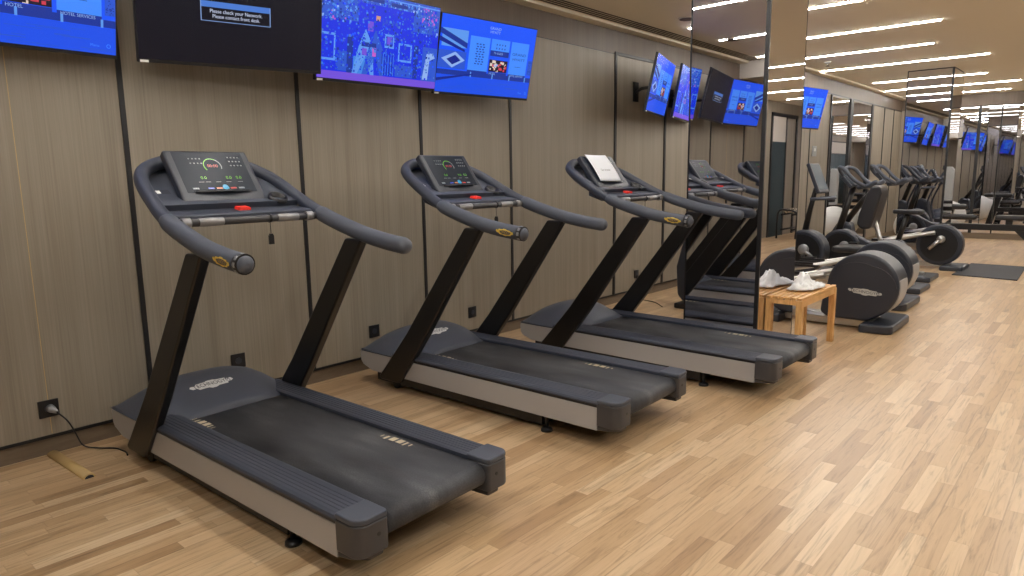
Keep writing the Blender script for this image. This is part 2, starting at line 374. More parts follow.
# mirrored pillars
def pillar(x0, x1, y0, y1, label):
    t = thing('mirrored_pillar', label, 'pillar', ((x0+x1)/2, (y0+y1)/2, 0)); a, b = (x1-x0)/2, (y1-y0)/2; H = ZC
    build('core', b_((-a+.008, -b+.008, 0), (a-.008, b-.008, H)), M['black'], t)
    e = .012
    for nm, p, q in (('mirror', (-a+e, -b, .0), (a-.03, -b+.006, H-.01)), ('mirror', (-a+e, b-.006, 0), (a-e, b, H-.01)),
                     ('mirror', (a-.006, -b+.02, 0), (a, b-e, H-.01)), ('mirror', (-a, -b+e, 0), (-a+.006, b-e, H-.01))):
        build(nm, b_(p, q), M['mirror'], t)
    for sx, sy, wd in ((-1, -1, .014), (1, -1, .03), (1, 1, .008), (-1, 1, .014)):
        x = sx*a; y = sy*b
        build('edge_trim', b_((min(x, x-sx*wd)-.001*(sx < 0), min(y, y-sy*wd*.6), 0), (max(x, x-sx*wd)+.001*(sx > 0), max(y, y-sy*wd*.6), H)), M['black'], t)
    build('top_trim', MB().box((-a-.002, -b-.002, H-.015), (a+.002, b+.002, H-.001)), M['black'], t)
pillar(1.607, 2.252, 5.34, 6.146, 'tall mirror-clad pillar behind the third treadmill, running up out of the photo')
pillar(1.557, 2.2137, 13.01, 13.83, 'far mirror-clad pillar with its top at the ceiling behind the exercise bikes')

# wall sockets and switches
def socket(y, z, label, plug=False, x=0, m='black2'):
    t = thing('wall_socket', label, 'socket', (x, y, z))
    build('plate', b_((0, -.049, -.049), (.009, .049, .049)), M[m], t, bevel=.003)
    build('recess', MB().tube([(.009, 0, 0), (.011, 0, 0)], .022, 20).tube([(.0095, 0, 0), (.0115, 0, 0)], .017, 20), M['dark'], t)
    return t
socket(1.015, .265, 'black wall socket with a plug in it, left of the nearest treadmill')
socket(2.117, .30, 'black wall socket peeking out behind the motor hood of the nearest treadmill')
socket(3.248, .30, 'black wall socket above the front left corner of the middle treadmill')
socket(4.355, .277, 'black wall socket between the uprights of the middle treadmill')
socket(7.206, .296, 'black wall socket behind the right upright of the third treadmill')
t = thing('light_switch', 'small grey wall switch plate on the wood panel right of the near pillar', 'switch', (X1, 12.15, 1.84))
build('plate', b_((0, -.11, -.085), (.01, .11, .085)), M['wheel'], t, bevel=.003); build('rocker', b_((.01, -.03, .0), (.016, .03, .05)), M['white'], t)
# plug and cord
t = thing('power_cord', 'black power cord running from the wall plug to the nearest treadmill', 'cord', (.02, 1.02, .265))
def rel(ps, o): return [tuple(Vector(p)-Vector(o)) for p in ps]
o0 = (.02, 1.02, .265)
build('plug', MB().tube(rel([(.012, 1.02, .268), (.045, 1.02, .268), (.07, 1.035, .255)], o0), [.022, .02, .01], 14), M['wheel'], t, label='grey round plug')
def spline(P, n=8):
    P = [Vector(p) for p in P]; Q = [P[0]*2-P[1]] + P + [P[-1]*2-P[-2]]; out = []
    for i in range(1, len(Q)-2):
        a, b, c, d = Q[i-1:i+3]
        for k in range(n):
            s = k/n; out.append(.5*((2*b)+(c-a)*s+(2*a-5*b+4*c-d)*s*s+(3*b-3*c+d-a)*s**3))
    return out+[P[-1]]
build('cable', MB().tube(rel(spline([(.068, 1.034, .256), (.075, 1.08, .19), (.075, 1.11, .11), (.08, 1.14, .03), (.12, 1.2, .006), (.2, 1.26, .006), (.26, 1.275, .005), (.31, 1.28, .005), (.36, 1.27, .005)]), o0), .0042, 8), M['black2'], t)
t = thing('power_cord', 'thin black cord crossing the floor from the wall behind the third treadmill', 'cord', (0, 7.2, 0))
build('cable', MB().tube(rel(spline([(.012, 7.2, .29), (.03, 7.2, .1), (.08, 7.15, .008), (.3, 7.08, .006), (.42, 7.0, .006), (.56, 6.86, .006)]), (0, 7.2, 0)), .005, 8), M['black2'], t)
t = thing('cable_cover', 'short tan half-round cable cover lying on the floor at the far left', 'cable cover', (.26, 1.02, 0), .05)
prof = [(.03*math.cos(a), .022*math.sin(a)) for a in [math.pi*k/10 for k in range(11)]]
build('cover', MB().prism(prof, lambda p, q: (q, p[0], p[1]), -.255, .255, sm=True), M['pastel'], t)
build('cut_end', MB().prism([(x*.7, z*.7) for x, z in prof], lambda p, q: (q, p[0], p[1]), .253, .258), M['ink'], t)

# ------------------------------------------------------------------ treadmills
WD = .838
def interp(x, T):
    if x <= T[0][0]: return T[0][1]
    for (a, b), (c, d) in zip(T, T[1:]):
        if x <= c: return b+(d-b)*(x-a)/(c-a)
    return T[-1][1]
HH = [(-.012, 0), (.0, .035), (.03, .075), (.08, .112), (.15, .142), (.23, .155), (.3, .15), (.4, .122), (.5, .085), (.58, .05), (.6, .035), (.604, 0)]
HS = [(0, .424), (.35, .424), (.5, .36), (.6, .315)]
def hood_z(u, v):
    s = min(1, abs(v-.419)/interp(u, HS)); return .248 + interp(u, HH)*(1-s**3.2)
def make_treadmill():
    t = thing('treadmill', '', 'treadmill')
    side = [(0, .24), (-.006, .22), (0, .165), (.02, .142), (.12, .108), (2.08, .108), (2.08, .24)]
    for v0 in (-.002, WD-.012):
        build('side_panel', MB().prism(side, lambda p, q: (p[0], q, p[1]), v0, v0+.014), M['silver'], t, bevel=.002, label='silver side panel')
    build('base_frame', MB().box((.03, .014, .125), (2.1, WD-.014, .236)).box((.004, .0015, .2365), (2.1, WD-.0015, .2555)).box((.12, .05, .03), (1.66, WD-.05, .13)), M['black2'], t)  # lowest box: unseen underbody added to deepen the shade under the machine
    # hood
    us = [-.012, -.005, .0, .015, .03, .05, .08, .11, .15, .19, .23, .27, .3, .35, .4, .45, .5, .54, .58, .6, .604]; mb = MB(); P = []
    for u in us:
        w = interp(u, HS); P.append([(u, .419+w*math.sin(math.pi/2*(k/16)), hood_z(u, .419+w*math.sin(math.pi/2*(k/16)))) for k in range(-16, 17)])
    mb.grid(P); n = len(us)
    mb.box((.01, .004, .2475), (.6, WD-.004, .258))
    hood = build('motor_hood', mb, M['grey'], t)
    def on_hood(x, y, l): return (.405-y*1.15, .385+x, hood_z(.405-y*1.15, .385+x)+.003+l)
    logo(on_hood, .25, M['white'], M['dark'], hood, 'white badge with dark lettering', .0015)
    # rails with grooves
    for sgn, v0 in ((0, -.006), (1, WD-.146)):
        pr = [(v0, .257), (v0, .264), (v0+.006, .274), (v0+.018, .281)]
        for k in range(5):
            a = v0+.03+k*.02; pr += [(a, .2835), (a+.003, .286), (a+.012, .286), (a+.015, .2835)]
        pr += [(v0+.14, .283), (v0+.152, .279), (v0+.152, .257)]
        if sgn: pr = [(v0+.152-(p[0]-v0), p[1]) for p in pr][::-1]
        build('side_rail', MB().prism(pr, lambda p, q: (q, p[0], p[1]), .36, 2.09), M['rail'], t)
    # belt wrapped round the rear roller
    pr = [(.55, .262), (2.15, .262)] + [(2.15+.052*math.sin(a), .21+.052*math.cos(a)) for a in [math.pi*k/10 for k in range(1, 11)]] + [(.55, .158)]
    belt = build('belt', MB().prism(pr, lambda p, q: (p[0], q, p[1]), .148, .690, sm=False), M['belt'], t)
    for f in belt.data.polygons: f.use_smooth = abs(f.normal.y) < .5
    mk = MB()
    for (u0, v0) in ((.60, .168), (1.57, .628)):
        for k, (a, b) in enumerate(((0, .008), (.03, .045), (.065, .10), (.115, .15), (.165, .178), (.2, .208))):
            h0, h1 = ((-.01, .03) if k in (1, 4) else (-.004, .035) if k in (2, 3) else (.0, .026))
            mk.quad([(u0+a, v0+h0, .2635), (u0+b, v0+h0, .2635), (u0+b, v0+h1, .2635), (u0+a, v0+h1, .2635)])
    build('belt_marking', mk, M['mark'], belt, label='pale bar print on the belt')
    for v0, v1, s in ((-.004, .142, 1), (WD-.142, WD+.004, -1)):
        a = v0 if s > 0 else v1            # outer side
        def pl(p, q): return (p[0], p[1], q)
        R = .05; out = [(2.078, v0 if s > 0 else v1)]
        out += [(2.215-R+R*math.sin(b), a+s*(R-R*math.cos(b))) for b in [math.pi/2*k/6 for k in range(7)]]
        out += [(2.215, a+s*.138), (2.198, a+s*.146), (2.078, a+s*.146)]
        mb = MB().prism(out, pl, .135, .262)
        inn = [(2.078, a+s*.004), (2.14, a+s*.02), (2.195, a+s*.06), (2.195, a+s*.13), (2.078, a+s*.14)]
        mb.prism(inn, pl, .108, .136)
        cap = build('end_cap', mb, M['cap'], t, bevel=.008)
        build('cap_top', MB().prism(out, pl, .263, .287), M['grey'], cap, bevel=.007)
        mb = MB().cyl((2.21, a+s*.095, .21), (2.217, a+s*.095, .21), .008, 12); build('screw', mb, M['black2'], cap)
        build('foot', MB().cyl((1.69, a+s*.06, .02), (1.69, a+s*.06, .125), .012, 12).tube([(1.69, a+s*.06, .0), (1.69, a+s*.06, .014), (1.69, a+s*.06, .024)], [.036, .034, .014], 18), M['black2'], t)
        build('transport_wheel', MB().cyl((.33, a+s*.05, .045), (.33, a+s*.09, .045), .045, 20).box((.29, a+s*.055-.01, .06), (.37, a+s*.055+.03, .13)), M['black2'], t)
    # uprights
    for v0, v1 in ((-.026, .028), (WD-.028, WD+.026)):
        pr = [(.215, .092), (.24, .072), (.43, .072), (.455, .09), (1.235, 1.165), (1.19, 1.2), (1.075, 1.18), (.36, .28), (.25, .14)]
        pr = [(.225, .092), (.25, .072), (.43, .072), (.47, .1), (.735, .44), (1.265, 1.19), (1.12, 1.19), (.545, .45), (.28, .15)]
        build('upright', MB().prism(pr, lambda p, q: (p[0], q, p[1]), v0, v1), M['post'], t, bevel=.012, seg=3)
    # handlebar and grips
    path = [(.93, .012, 1.308), (.82, .02, 1.352), (.72, .032, 1.402), (.62, .045, 1.456), (.53, .066, 1.505), (.455, .105, 1.545), (.42, .155, 1.572), (.40, .21, 1.59), (.39, .28, 1.60)]
    full = path + [(u, WD-v, z) for u, v, z in path[::-1]]
    build('handlebar', MB().tube(spline(full, 4), .034, 16), M['rail'], t)
    for s, off in ((1, 0), (-1, WD)):
        gp = [(.90, .012, 1.318), (1.0, .008, 1.284), (1.12, .004, 1.25), (1.26, .0, 1.215), (1.42, 0, 1.188), (1.56, 0, 1.172)]
        gp = [(u, off+s*v, z) for u, v, z in gp]
        g = build('grip', MB().tube(spline(gp, 4), [.0375]+[.0415]*20, 20, round_end=True), M['grip'], t)
        if s > 0:
            build('end_button', MB().tube([(1.545, 0, 1.1735), (1.578, 0, 1.171)], .0428, 20).tube([(1.555, -.001, 1.173), (1.572, -.001, 1.1715)], .0445, 8, 1), [M['black2'], M['wheel']], g)
            def on_grip(x, y, l):
                u = 1.465+x; z = interp(u, [(1.26, 1.215), (1.42, 1.188), (1.56, 1.172)]); a = -.12+y*1.25/.042
                return (u, -(.0425+l)*math.cos(a), z+(.0425+l)*math.sin(a))
            logo(on_grip, .13, M['gold'], M['bronze'], g, 'small gold badge', .0008)
    # console plate between the bars
    pp = [(.76, 1.384), (.74, 1.393), (.70, 1.412), (.62, 1.456), (.53, 1.505), (.455, 1.545), (.42, 1.572), (.40, 1.59)]
    vv = [.028, .03, .034, .045, .066, .105, .155, .21]
    mb = MB(); top = []; bot = []
    for (u, z), v in zip(pp, vv):
        D = lambda k: .045*min(1, k*(10-k)/9)*min(1, (z-1.38)/.06 if z > 1.38 else 0)
        top.append([(u-.8*D(k), v+(WD-2*v)*k/10, z+.004-.6*D(k)) for k in range(11)]); bot.append([(u-.018-.8*D(k), v+(WD-2*v)*k/10, z-.024-.6*D(k)) for k in range(11)])
    mb.grid(top); mb.grid(bot)
    mb.grid([top[0], bot[0]], sm=False); mb.grid([top[-1], bot[-1]], sm=False)
    plate = build('console_plate', mb, M['grey'], t)
    # tray ledge
    pr = [(.68, 1.372), (.78, 1.352), (.868, 1.342), (.878, 1.336), (.874, 1.302), (.80, 1.30), (.68, 1.34)]
    build('tray', MB().prism(pr, lambda p, q: (p[0], q, p[1]), .05, WD-.05), M['rail'], t, bevel=.004)
    # screen housing
    e = Vector((-.19, 0, .25)).normalized(); nrm = Vector((.25, 0, .19)).normalized(); P0 = Vector((.585, .419, 1.53))
    def sc(x, y, l): return tuple(P0 + Vector((0, x, 0)) + e*y + nrm*l)
    def sbox(mb, x0, x1, y0, y1, l0, l1, mi=0):
        vs = [sc(x, y, l) for l in (l0, l1) for x, y in ((x0, y0), (x1, y0), (x1, y1), (x0, y1))]
        return mb.add(vs, [(0,3,2,1),(4,5,6,7),(0,1,5,4),(1,2,6,5),(2,3,7,6),(3,0,4,7)], mi)
    hs = build('screen_housing', sbox(MB(), -.226, .226, -.172, .16, -.05, .0), M['housing'], t, bevel=.014, seg=3)
    build('display', sbox(MB(), -.188, .188, -.112, .146, -.002, .0015), M['glass'], hs, bevel=.002)
    g = MB(); L = .0025
    def dq(x0, x1, y0, y1, mi): g.quad([sc(x0, y0, L), sc(x1, y0, L), sc(x1, y1, L), sc(x0, y1, L)], mi)
    for k in range(26):
        a0 = math.radians(215-k*9.2); a1 = math.radians(215-k*9.2-9.6); r0, r1 = .044, .049; cx, cy = .0, .055
        g.quad([sc(cx+r0*math.cos(a0), cy+r0*math.sin(a0), L), sc(cx+r1*math.cos(a0), cy+r1*math.sin(a0), L), sc(cx+r1*math.cos(a1), cy+r1*math.sin(a1), L), sc(cx+r0*math.cos(a1), cy+r0*math.sin(a1), L)], 0 if k < 17 else 1)
    put_text(g, '00:00', .026, lambda x, y: sc(x, y+.055, L), 2)
    for i in range(3):
        for j in range(4): dq(.098+j*.019, .107+j*.019, .108-i*.027, .116-i*.027, 1)
    for i in range(2):
        for j in range(4): dq(-.115+j*.019, -.107+j*.019, .098-i*.03, .106-i*.03, 1)
    for x in (-.075, .06, .115): put_text(g, '0.0', .026, lambda a, b, x=x: sc(x+a, -.022+b, L), 0)
    for x in (-.095, -.06, -.005, .05, .115): dq(x-.014, x+.014, -.05, -.047, 1)
    for x0, mi in ((-.155, 1), (-.075, 5), (-.03, 4), (.005, 3), (.045, 2), (.09, 1)): dq(x0, x0+.032, -.094, -.084, mi)
    for k in range(12):
        a0, a1 = 2*math.pi*k/12, 2*math.pi*(k+1)/12; g.quad([sc(.02, -.082, L), sc(.02+.016*math.cos(a0), -.082+.016*math.sin(a0), L), sc(.02+.016*math.cos(a1), -.082+.016*math.sin(a1), L)], 3)
    build('display_graphics', g, GFX, hs)
    lg = MB(); NL = 14
    lg.grid([[sc(-.15+.3*k/NL, -.106+(.0 if r else -.010-.008*math.sin(math.pi*k/NL)), .004+(.018*math.sin(math.pi*k/NL)*(1-r))) for r in (0, 1)] for k in range(NL+1)])
    build('page_ledge', lg, M['black2'], hs, solid=.003)
    # cup holders, stop button, sticker, cross bar, safety key
    for v in (.69,):
        c = Vector((.715, v, 1.404)); mb = MB(); N = 20
        d = Vector((-.44, 0, .22)).normalized(); n2 = Vector((.45, 0, .89)).normalized()
        ring = [[tuple(c + Vector((0, 1, 0))*(r*math.cos(2*math.pi*k/N)) + d*(r*math.sin(2*math.pi*k/N)*1.05) + n2*l) for k in range(N+1)] for r, l in ((.034, -.05), (.038, .01), (.050, .011), (.053, -.01))]
        mb.grid(ring); build('cup_holder', mb, M['black2'], t)
    build('stop_button', MB().prism([(-.034, 0), (.034, 0), (.03, .016), (-.03, .016)], lambda p, q: (.79+q, .44+p[0], 1.351-q*.15+p[1]), -.025, .025), M['red'], t, bevel=.003)
    build('info_sticker', MB().quad([(.665, .075, 1.438), (.665, .145, 1.438), (.628, .145, 1.458), (.628, .075, 1.458)], 0).quad([(.66, .08, 1.4415), (.66, .1, 1.4415), (.635, .1, 1.455), (.635, .08, 1.455)], 1), [M['dark'], M['white']], t)
    cb = MB().cyl((.905, .02, 1.306), (.905, WD-.02, 1.306), .019, 16, 0)
    cb.cyl((.905, .15, 1.306), (.905, .27, 1.306), .0205, 16, 1).cyl((.905, .56, 1.306), (.905, .68, 1.306), .0205, 16, 1)
    cb.cyl((.905, .07, 1.306), (.905, .11, 1.306), .024, 16, 1).cyl((.905, WD-.11, 1.306), (.905, WD-.07, 1.306), .024, 16, 1)
    build('cross_bar', cb, [M['cap'], M['sensor']], t)
    key = build('safety_key', MB().tube([(.905, .52, 1.284), (.905, .52, 1.23)], .002, 6).prism([(-.013, 0), (-.006, .012), (.006, .012), (.013, 0), (.013, -.042), (-.013, -.042)], lambda p, q: (.905+q, .52+p[0], 1.215+p[1]), -.006, .006), M['black2'], t)
    build('key_band', MB().cyl((.905, .513, 1.306), (.905, .527, 1.306), .0225, 14), M['black2'], key)
    return t
GFX = [glow('ui_green', (110, 190, 50), .8), glow('ui_grey', (150, 156, 160), .7), glow('ui_red', (205, 60, 60), .8), glow('ui_cyan', (60, 170, 215), .8), glow('ui_orange', (215, 130, 90), .8), glow('ui_blue', (70, 90, 200), .8)]
tm = make_treadmill()
TM = [(.21405, 1.26368, .02702, 'treadmill nearest the camera, with lit console, plugged in at the far left'),
      (.23190, 2.95009, .01828, 'middle one of the three treadmills standing left of the pillar, console lit'),
      (.55033, 4.39981, -.01084, 'third treadmill with a white paper on its console, next to the mirrored pillar')]
for i, (x, y, a, l) in enumerate(TM):
    o = tm if i == 0 else copy_tree(tm)
    o.location = (x, y, 0); o.rotation_euler = (0, 0, a); o['label'] = l; o['group'] = 'treadmills along the left wall'
# the paper leaning on the third console
t = thing('paper_notice', 'white sheet of paper with a short printed line propped on the third treadmill console', 'paper', (.55033, 4.39981, 0), -.01084)
e = Vector((-.19, 0, .25)).normalized(); nrm = Vector((.25, 0, .19)).normalized(); P0 = Vector((.585, .419, 1.53))
def pf(x, y, l=0): return tuple(P0 + Vector((0, x, 0)) + e*y + nrm*(.006+.008*math.sin(max(0, min(1, (y+.11)/.27))*math.pi)+l+.004*(x/.14)**2))
build('sheet', MB().grid([[pf(-.175+.30*i/10, -.105+.265*j/10) for j in range(11)] for i in range(11)]), M['paper'], t, solid=.0008)
mb = MB(); put_text(mb, 'Out of order', .026, lambda x, y: pf(x-.015, y+.0, .0015)); build('printed_line', mb, M['ink'], t)

# ------------------------------------------------------------------ wall screens
def rotm(yaw, tilt, roll):
    cy, sy = math.cos(yaw), math.sin(yaw); n = Vector((cy, sy, 0)); r = Vector((-sy, cy, 0)); u = Vector((0, 0, 1))
    n2 = n*math.cos(tilt)-u*math.sin(tilt); u2 = u*math.cos(tilt)+n*math.sin(tilt)
    r3 = r*math.cos(roll)+u2*math.sin(roll); u3 = -r*math.sin(roll)+u2*math.cos(roll)
    return Matrix(((r3.x, -n2.x, u3.x), (r3.y, -n2.y, u3.y), (r3.z, -n2.z, u3.z)))
SC = {k: glow('screen_'+k, c, s) for k, c, s in (('blue', (22, 84, 250), 1), ('water', (20, 78, 232), 1), ('deep', (10, 34, 140), 1), ('card', (64, 138, 255), 1), ('card2', (90, 150, 235), 1), ('pale', (140, 175, 235), 1),
      ('white', (205, 215, 240), 1), ('navy', (2, 2, 18), 1), ('bar', (72, 120, 205), 1), ('violet', (112, 78, 215), 1), ('pink', (190, 90, 200), 1), ('cyan', (60, 130, 225), 1), ('royal', (16, 44, 225), 1), ('ink', (20, 50, 150), 1),
      ('food1', (205, 60, 80), 1), ('food2', (225, 205, 190), 1), ('food3', (30, 20, 40), 1), ('orange', (200, 150, 120), 1), ('mid', (40, 84, 205), 1))}
SK = list(SC); SMATS = [SC[k] for k in SK]
TW, TH = 1.07, .612
def make_tv(loc, yaw, tilt, roll, kind, label, wallx=0):
    R = rotm(yaw, tilt, roll)
    t = thing('television', label, 'television', loc, 0, 'televisions on the left wall'); t.rotation_euler = R.to_euler()
    w, h = TW/2, TH/2
    build('casing', MB().box((-w, .0, -h), (w, .028, h)).box((-w*.6, .028, -h*.6), (w*.6, .06, h*.5)), M['black2'], t, bevel=.003)
    g = MB(); rs = random.Random(3)
    def P(u, v, l): return (-w+.008+(TW-.016)*u, -.002-l, h-.008-(TH-.028)*v)
    def q(u0, u1, v0, v1, k, l=.0008): g.quad([P(u0, v0, l), P(u1, v0, l), P(u1, v1, l), P(u0, v1, l)], SK.index(k))
    def tx(s, u, v, size, k, l=.002, sx=1): put_text(g, s, size, lambda x, y: (P(u, v, l)[0]+x, P(u, v, l)[1], P(u, v, l)[2]+y), SK.index(k), sx)
    if kind == 'menu':
        q(0, 1, 0, 1, 'blue', 0); q(0, 1, .77, 1, 'water'); q(0, 1, .70, .765, 'ink')
        for k in range(26):
            u = rs.random()*.9; v = .79+rs.random()*.2; q(u, min(1, u+.05+rs.random()*.12), v, v+.004, 'mid', .001)
        for u in (.33, .56, .75, .93): q(u, u+.012, .70, .77, 'card2', .0011)
        q(.02, .27, .17, .40, 'card2'); 
        g.quad([P(0, .17, .0012), P(.27, .33, .0012), P(.27, .40, .0012), P(.0, .24, .0012)], SK.index('ink'))
        g.quad([P(.0, .28, .0012), P(.25, .42, .0012), P(.25, .45, .0012), P(0, .34, .0012)], SK.index('deep'))
        q(0, .27, .45, .68, 'mid', .001); g.quad([P(.03, .56, .0015), P(.16, .46, .0015), P(.26, .56, .0015), P(.14, .67, .0015)], SK.index('pale')); g.quad([P(.08, .565, .002), P(.16, .5, .002), P(.22, .565, .002), P(.14, .63, .002)], SK.index('deep'))
        g.quad([P(0, .82, .0012), P(.36, .72, .0012), P(.36, .735, .0012), P(0, .86, .0012)], SK.index('deep'))
        q(.295, .50, .22, .675, 'card'); q(.295, .50, .675, .715, 'ink', .001)
        for i in range(9):
            for j in range(3): q(.36+j*.032+(i % 2)*.008, .378+j*.032+(i % 2)*.008, .31+i*.033, .325+i*.033, 'ink', .0014)
        q(.515, .715, .22, .375, 'card'); q(.515, .715, .375, .45, 'ink', .001); tx('TV GUIDE', .60, .41, .024, 'pale')
        for k in range(8): q(.57+(k % 4)*.03, .58+(k % 4)*.03, .28+(k//4)*.05, .30+(k//4)*.05, 'ink', .0014)
        q(.515, .715, .50, .665, 'food3', .001)
        for k in range(46):
            u = .52+rs.random()*.17; v = .505+rs.random()*.13; s = .008+rs.random()*.018; q(u, min(.713, u+s), v, min(.664, v+s*1.6), rs.choice(['food1', 'food2', 'food3', 'food1', 'food2', 'pale']), .0013+rs.random()*.0006)
        q(.515, .715, .67, .715, 'ink', .001); tx('HOTEL', .56, .692, .024, 'pale')
        q(.735, .935, .22, .675, 'card'); q(.735, .935, .675, .715, 'ink', .001); tx('HOTEL SERVICES', .828, .695, .022, 'pale')
        tx('GRAND', .835, .39, .03, 'ink', sx=1.6); tx('HYATT', .835, .46, .03, 'ink', sx=1.6); q(.80, .87, .56, .565, 'ink', .0014)
        tx('GRAND', .54, .085, .03, 'pale', sx=1.2); tx('HYATT', .54, .135, .03, 'pale', sx=1.2)
        q(.95, 1, .45, .66, 'mid')
        for k in range(30):
            u = .952+rs.random()*.04; v = .46+rs.random()*.19; q(u, u+.006, v, v+.008, 'ink', .0014)
        tx('O', .965, .93, .03, 'card'); tx('Menu', .90, .93, .02, 'card')
    elif kind == 'message':
        q(0, 1, 0, 1, 'navy', 0)
        a, b, c, d = .315, .695, .415, .60
        q(a, b, c, c+.055, 'bar', .001); q(a, b, d-.005, d, 'pale', .001); q(a, a+.004, c, d, 'pale', .001); q(b-.004, b, c, d, 'pale', .001)
        tx('Please check your Network.', .505, .505, .0285, 'white', sx=.92); tx('Please contact front desk.', .505, .552, .0285, 'white', sx=.92)
    else:
        q(0, 1, 0, 1, 'royal', 0); q(0, 1, 0, .34, 'mid')
        for k in range(700):
            u = rs.random()*.98; v = rs.random()*.36; s = .004+rs.random()*.012
            if .29 < u < .78 and v > .14: continue
            kk = rs.choice(['cyan', 'card2', 'royal', 'ink', 'cyan', 'pale', 'royal'])
            if u > .83 and v < .22 and rs.random() < .6: kk = 'violet' if rs.random() < .5 else 'pink'
            if u < .2 and v > .24 and rs.random() < .2: kk = 'pink'
            q(u, u+s, v, v+s*1.9, kk, .001+rs.random()*.0006)
        q(.0, 1, .025, .04, 'card2', .002); q(.36, .5, .05, .09, 'ink', .002); q(.56, .70, .06, .1, 'ink', .002)
        q(.3, .76, .12, .5, 'royal', .0019)
        q(.44, .475, .235, .29, 'orange', .0023); tx('BRAND', .57, .29, .05, 'mid', .0023)
        q(0, .22, .37, .72, 'royal', .0019)
        for (u0, u1, v0, v1) in ((.0, .13, .50, .80), (.52, .60, .42, .58), (.64, .76, .50, .72)):
            q(u0, u1, v0, v1, 'card2', .002); q(u0+.012, u1-.012, v0+.025, v1-.025, 'royal', .0024)
        q(.54, .58, .45, .55, 'violet', .0027)
        for (u0, u1, v0, v1) in ((.22, .265, .5, .92), (.78, .82, .5, .9)): q(u0, u1, v0, v1, 'ink', .0021)
        q(.86, 1, .5, .95, 'mid', .002); q(.15, .22, .68, .9, 'mid', .002); q(.62, .78, .76, .9, 'mid', .002); q(.27, .38, .72, .92, 'cyan', .002)
        for uc in (.36, .44): g.quad([P(uc, .4, .0025), P(uc+.06, .58, .0025), P(uc+.08, .92, .0025), P(uc+.05, .92, .0025), P(uc+.01, .7, .0025), P(uc-.06, .92, .0025), P(uc-.1, .92, .0025), P(uc-.05, .6, .0025)], SK.index('card2' if uc < .4 else 'mid'))
        q(.335, .375, .62, .70, 'violet', .003); q(.42, .45, .60, .70, 'pink', .003); q(.375, .42, .31, .42, 'violet', .003); q(.33, .45, .55, .6, 'ink', .003)
        g.quad([P(.87, .9, .0025), P(.9, .58, .0025), P(.96, .56, .0025), P(.98, .62, .0025), P(.93, .66, .0025), P(.92, .9, .0025)], SK.index('pale'))
        for k in range(10):
            u = .5+k*.011; q(u, u+.005, .62+.02*(k % 3), .9, 'cyan' if k % 2 else 'ink', .0026)
        for k in range(900):
            u = rs.random()*.98; v = .12+rs.random()*.76; sz = .004+rs.random()*.012
            q(u, u+sz, v, min(.91, v+sz*1.7), rs.choice(['mid', 'royal', 'cyan', 'royal', 'ink', 'mid', 'bar', 'blue']), .0031+rs.random()*.0004)
        q(0, 1, .915, 1, 'violet', .0029)
    build('screen', g, SMATS, t)
    if kind != 'menu' or loc[1] > 3: build('energy_label', b_((-w+.012, -.004, -h+.001), (-w+.055, -.001, -h+.014)), M['white'], t, label='small white sticker')
    # arm back to the wall
    inv = R.transposed(); L = Vector(loc)
    wp = inv @ (Vector((wallx+.012, loc[1]+.04, loc[2]-.02))-L); ctr = Vector((0, .06, 0)); el = inv @ (Vector(((wallx+loc[0])/2, loc[1]-.12, loc[2]-.01))-L)
    build('wall_arm', MB().tube([ctr, el, wp], .018, 8).box((-.1, .045, -.12), (.1, .065, .12)), M['black2'], t)
    p = [inv @ (Vector((wallx+dx, loc[1]+.04+dy, loc[2]-.02+dz))-L) for dx in (0, .015) for dy, dz in ((-.05, -.11), (.05, -.11), (.05, .11), (-.05, .11))]
    build('wall_plate', MB().add(p, [(0,3,2,1),(4,5,6,7),(0,1,5,4),(1,2,6,5),(2,3,7,6),(3,0,4,7)]), M['black2'], t)
    return t
make_tv((.235, .975, 2.463), .05, .22, 0, 'menu', 'television cut by the top left corner of the photo showing a blue hotel menu')
make_tv((.345, 2.105, 2.463), -.17, .22, .015, 'message', 'television with a dark screen and a small message box')
make_tv((.333, 3.19, 2.454), .01, .177, .01, 'arena', 'television showing a blue crowded arena with a violet strip at the bottom')
make_tv((.288, 4.326, 2.46), -.069, .247, .01, 'menu', 'television with the blue hotel menu fully in view, right of the arena picture')
make_tv((.362, 7.09, 2.465), .329, .219, .011, 'menu', 'television turned away, seen at a steep angle left of the near pillar')
make_tv((.25, 7.93, 2.45), .27, .18, .0, 'arena', 'narrow sliver of a television touching the left edge of the near pillar')
make_tv((.66, 10.95, 2.452), -.16, .22, 0, 'menu', 'television right of the near pillar, its left part hidden', wallx=X1)

# ------------------------------------------------------------------ slatted side bench with towel
bx0, bx1, by0, by1, bz = 2.258, 2.55, 5.49, 6.37, .51
t = thing('slatted_bench', 'small slatted light wood bench pushed against the near mirrored pillar', 'bench', ((bx0+bx1)/2, (by0+by1)/2, 0)); hx, hy = (bx1-bx0)/2, (by1-by0)/2
n = 6; sw = (2*hx-.0*(n))/n
for k in range(n):
    a = -hx+k*sw; build('slat', b_((a+.007, -hy, bz-.022), (a+sw-.007, hy, bz)), M['oak'], t, bevel=.003)
for sx in (-1, 1):
    for sy in (-1, 1): build('leg', b_((sx*(hx-.05) if sx > 0 else -hx, sy*(hy-.045) if sy > 0 else -hy, 0), (hx if sx > 0 else -hx+.05, hy if sy > 0 else -hy+.045, bz-.024)), M['oak'], t, bevel=.002)
build('apron', MB().box((-hx+.004, -hy+.05, bz-.075), (-hx+.024, hy-.05, bz-.024)).box((hx-.024, -hy+.05, bz-.075), (hx-.004, hy-.05, bz-.024)), M['oak'], t)
build('apron', MB().box((-hx+.05, -hy+.004, bz-.06), (hx-.05, -hy+.024, bz-.024)).box((-hx+.05, hy-.024, bz-.06), (hx-.05, hy-.004, bz-.024)), M['oak'], t)
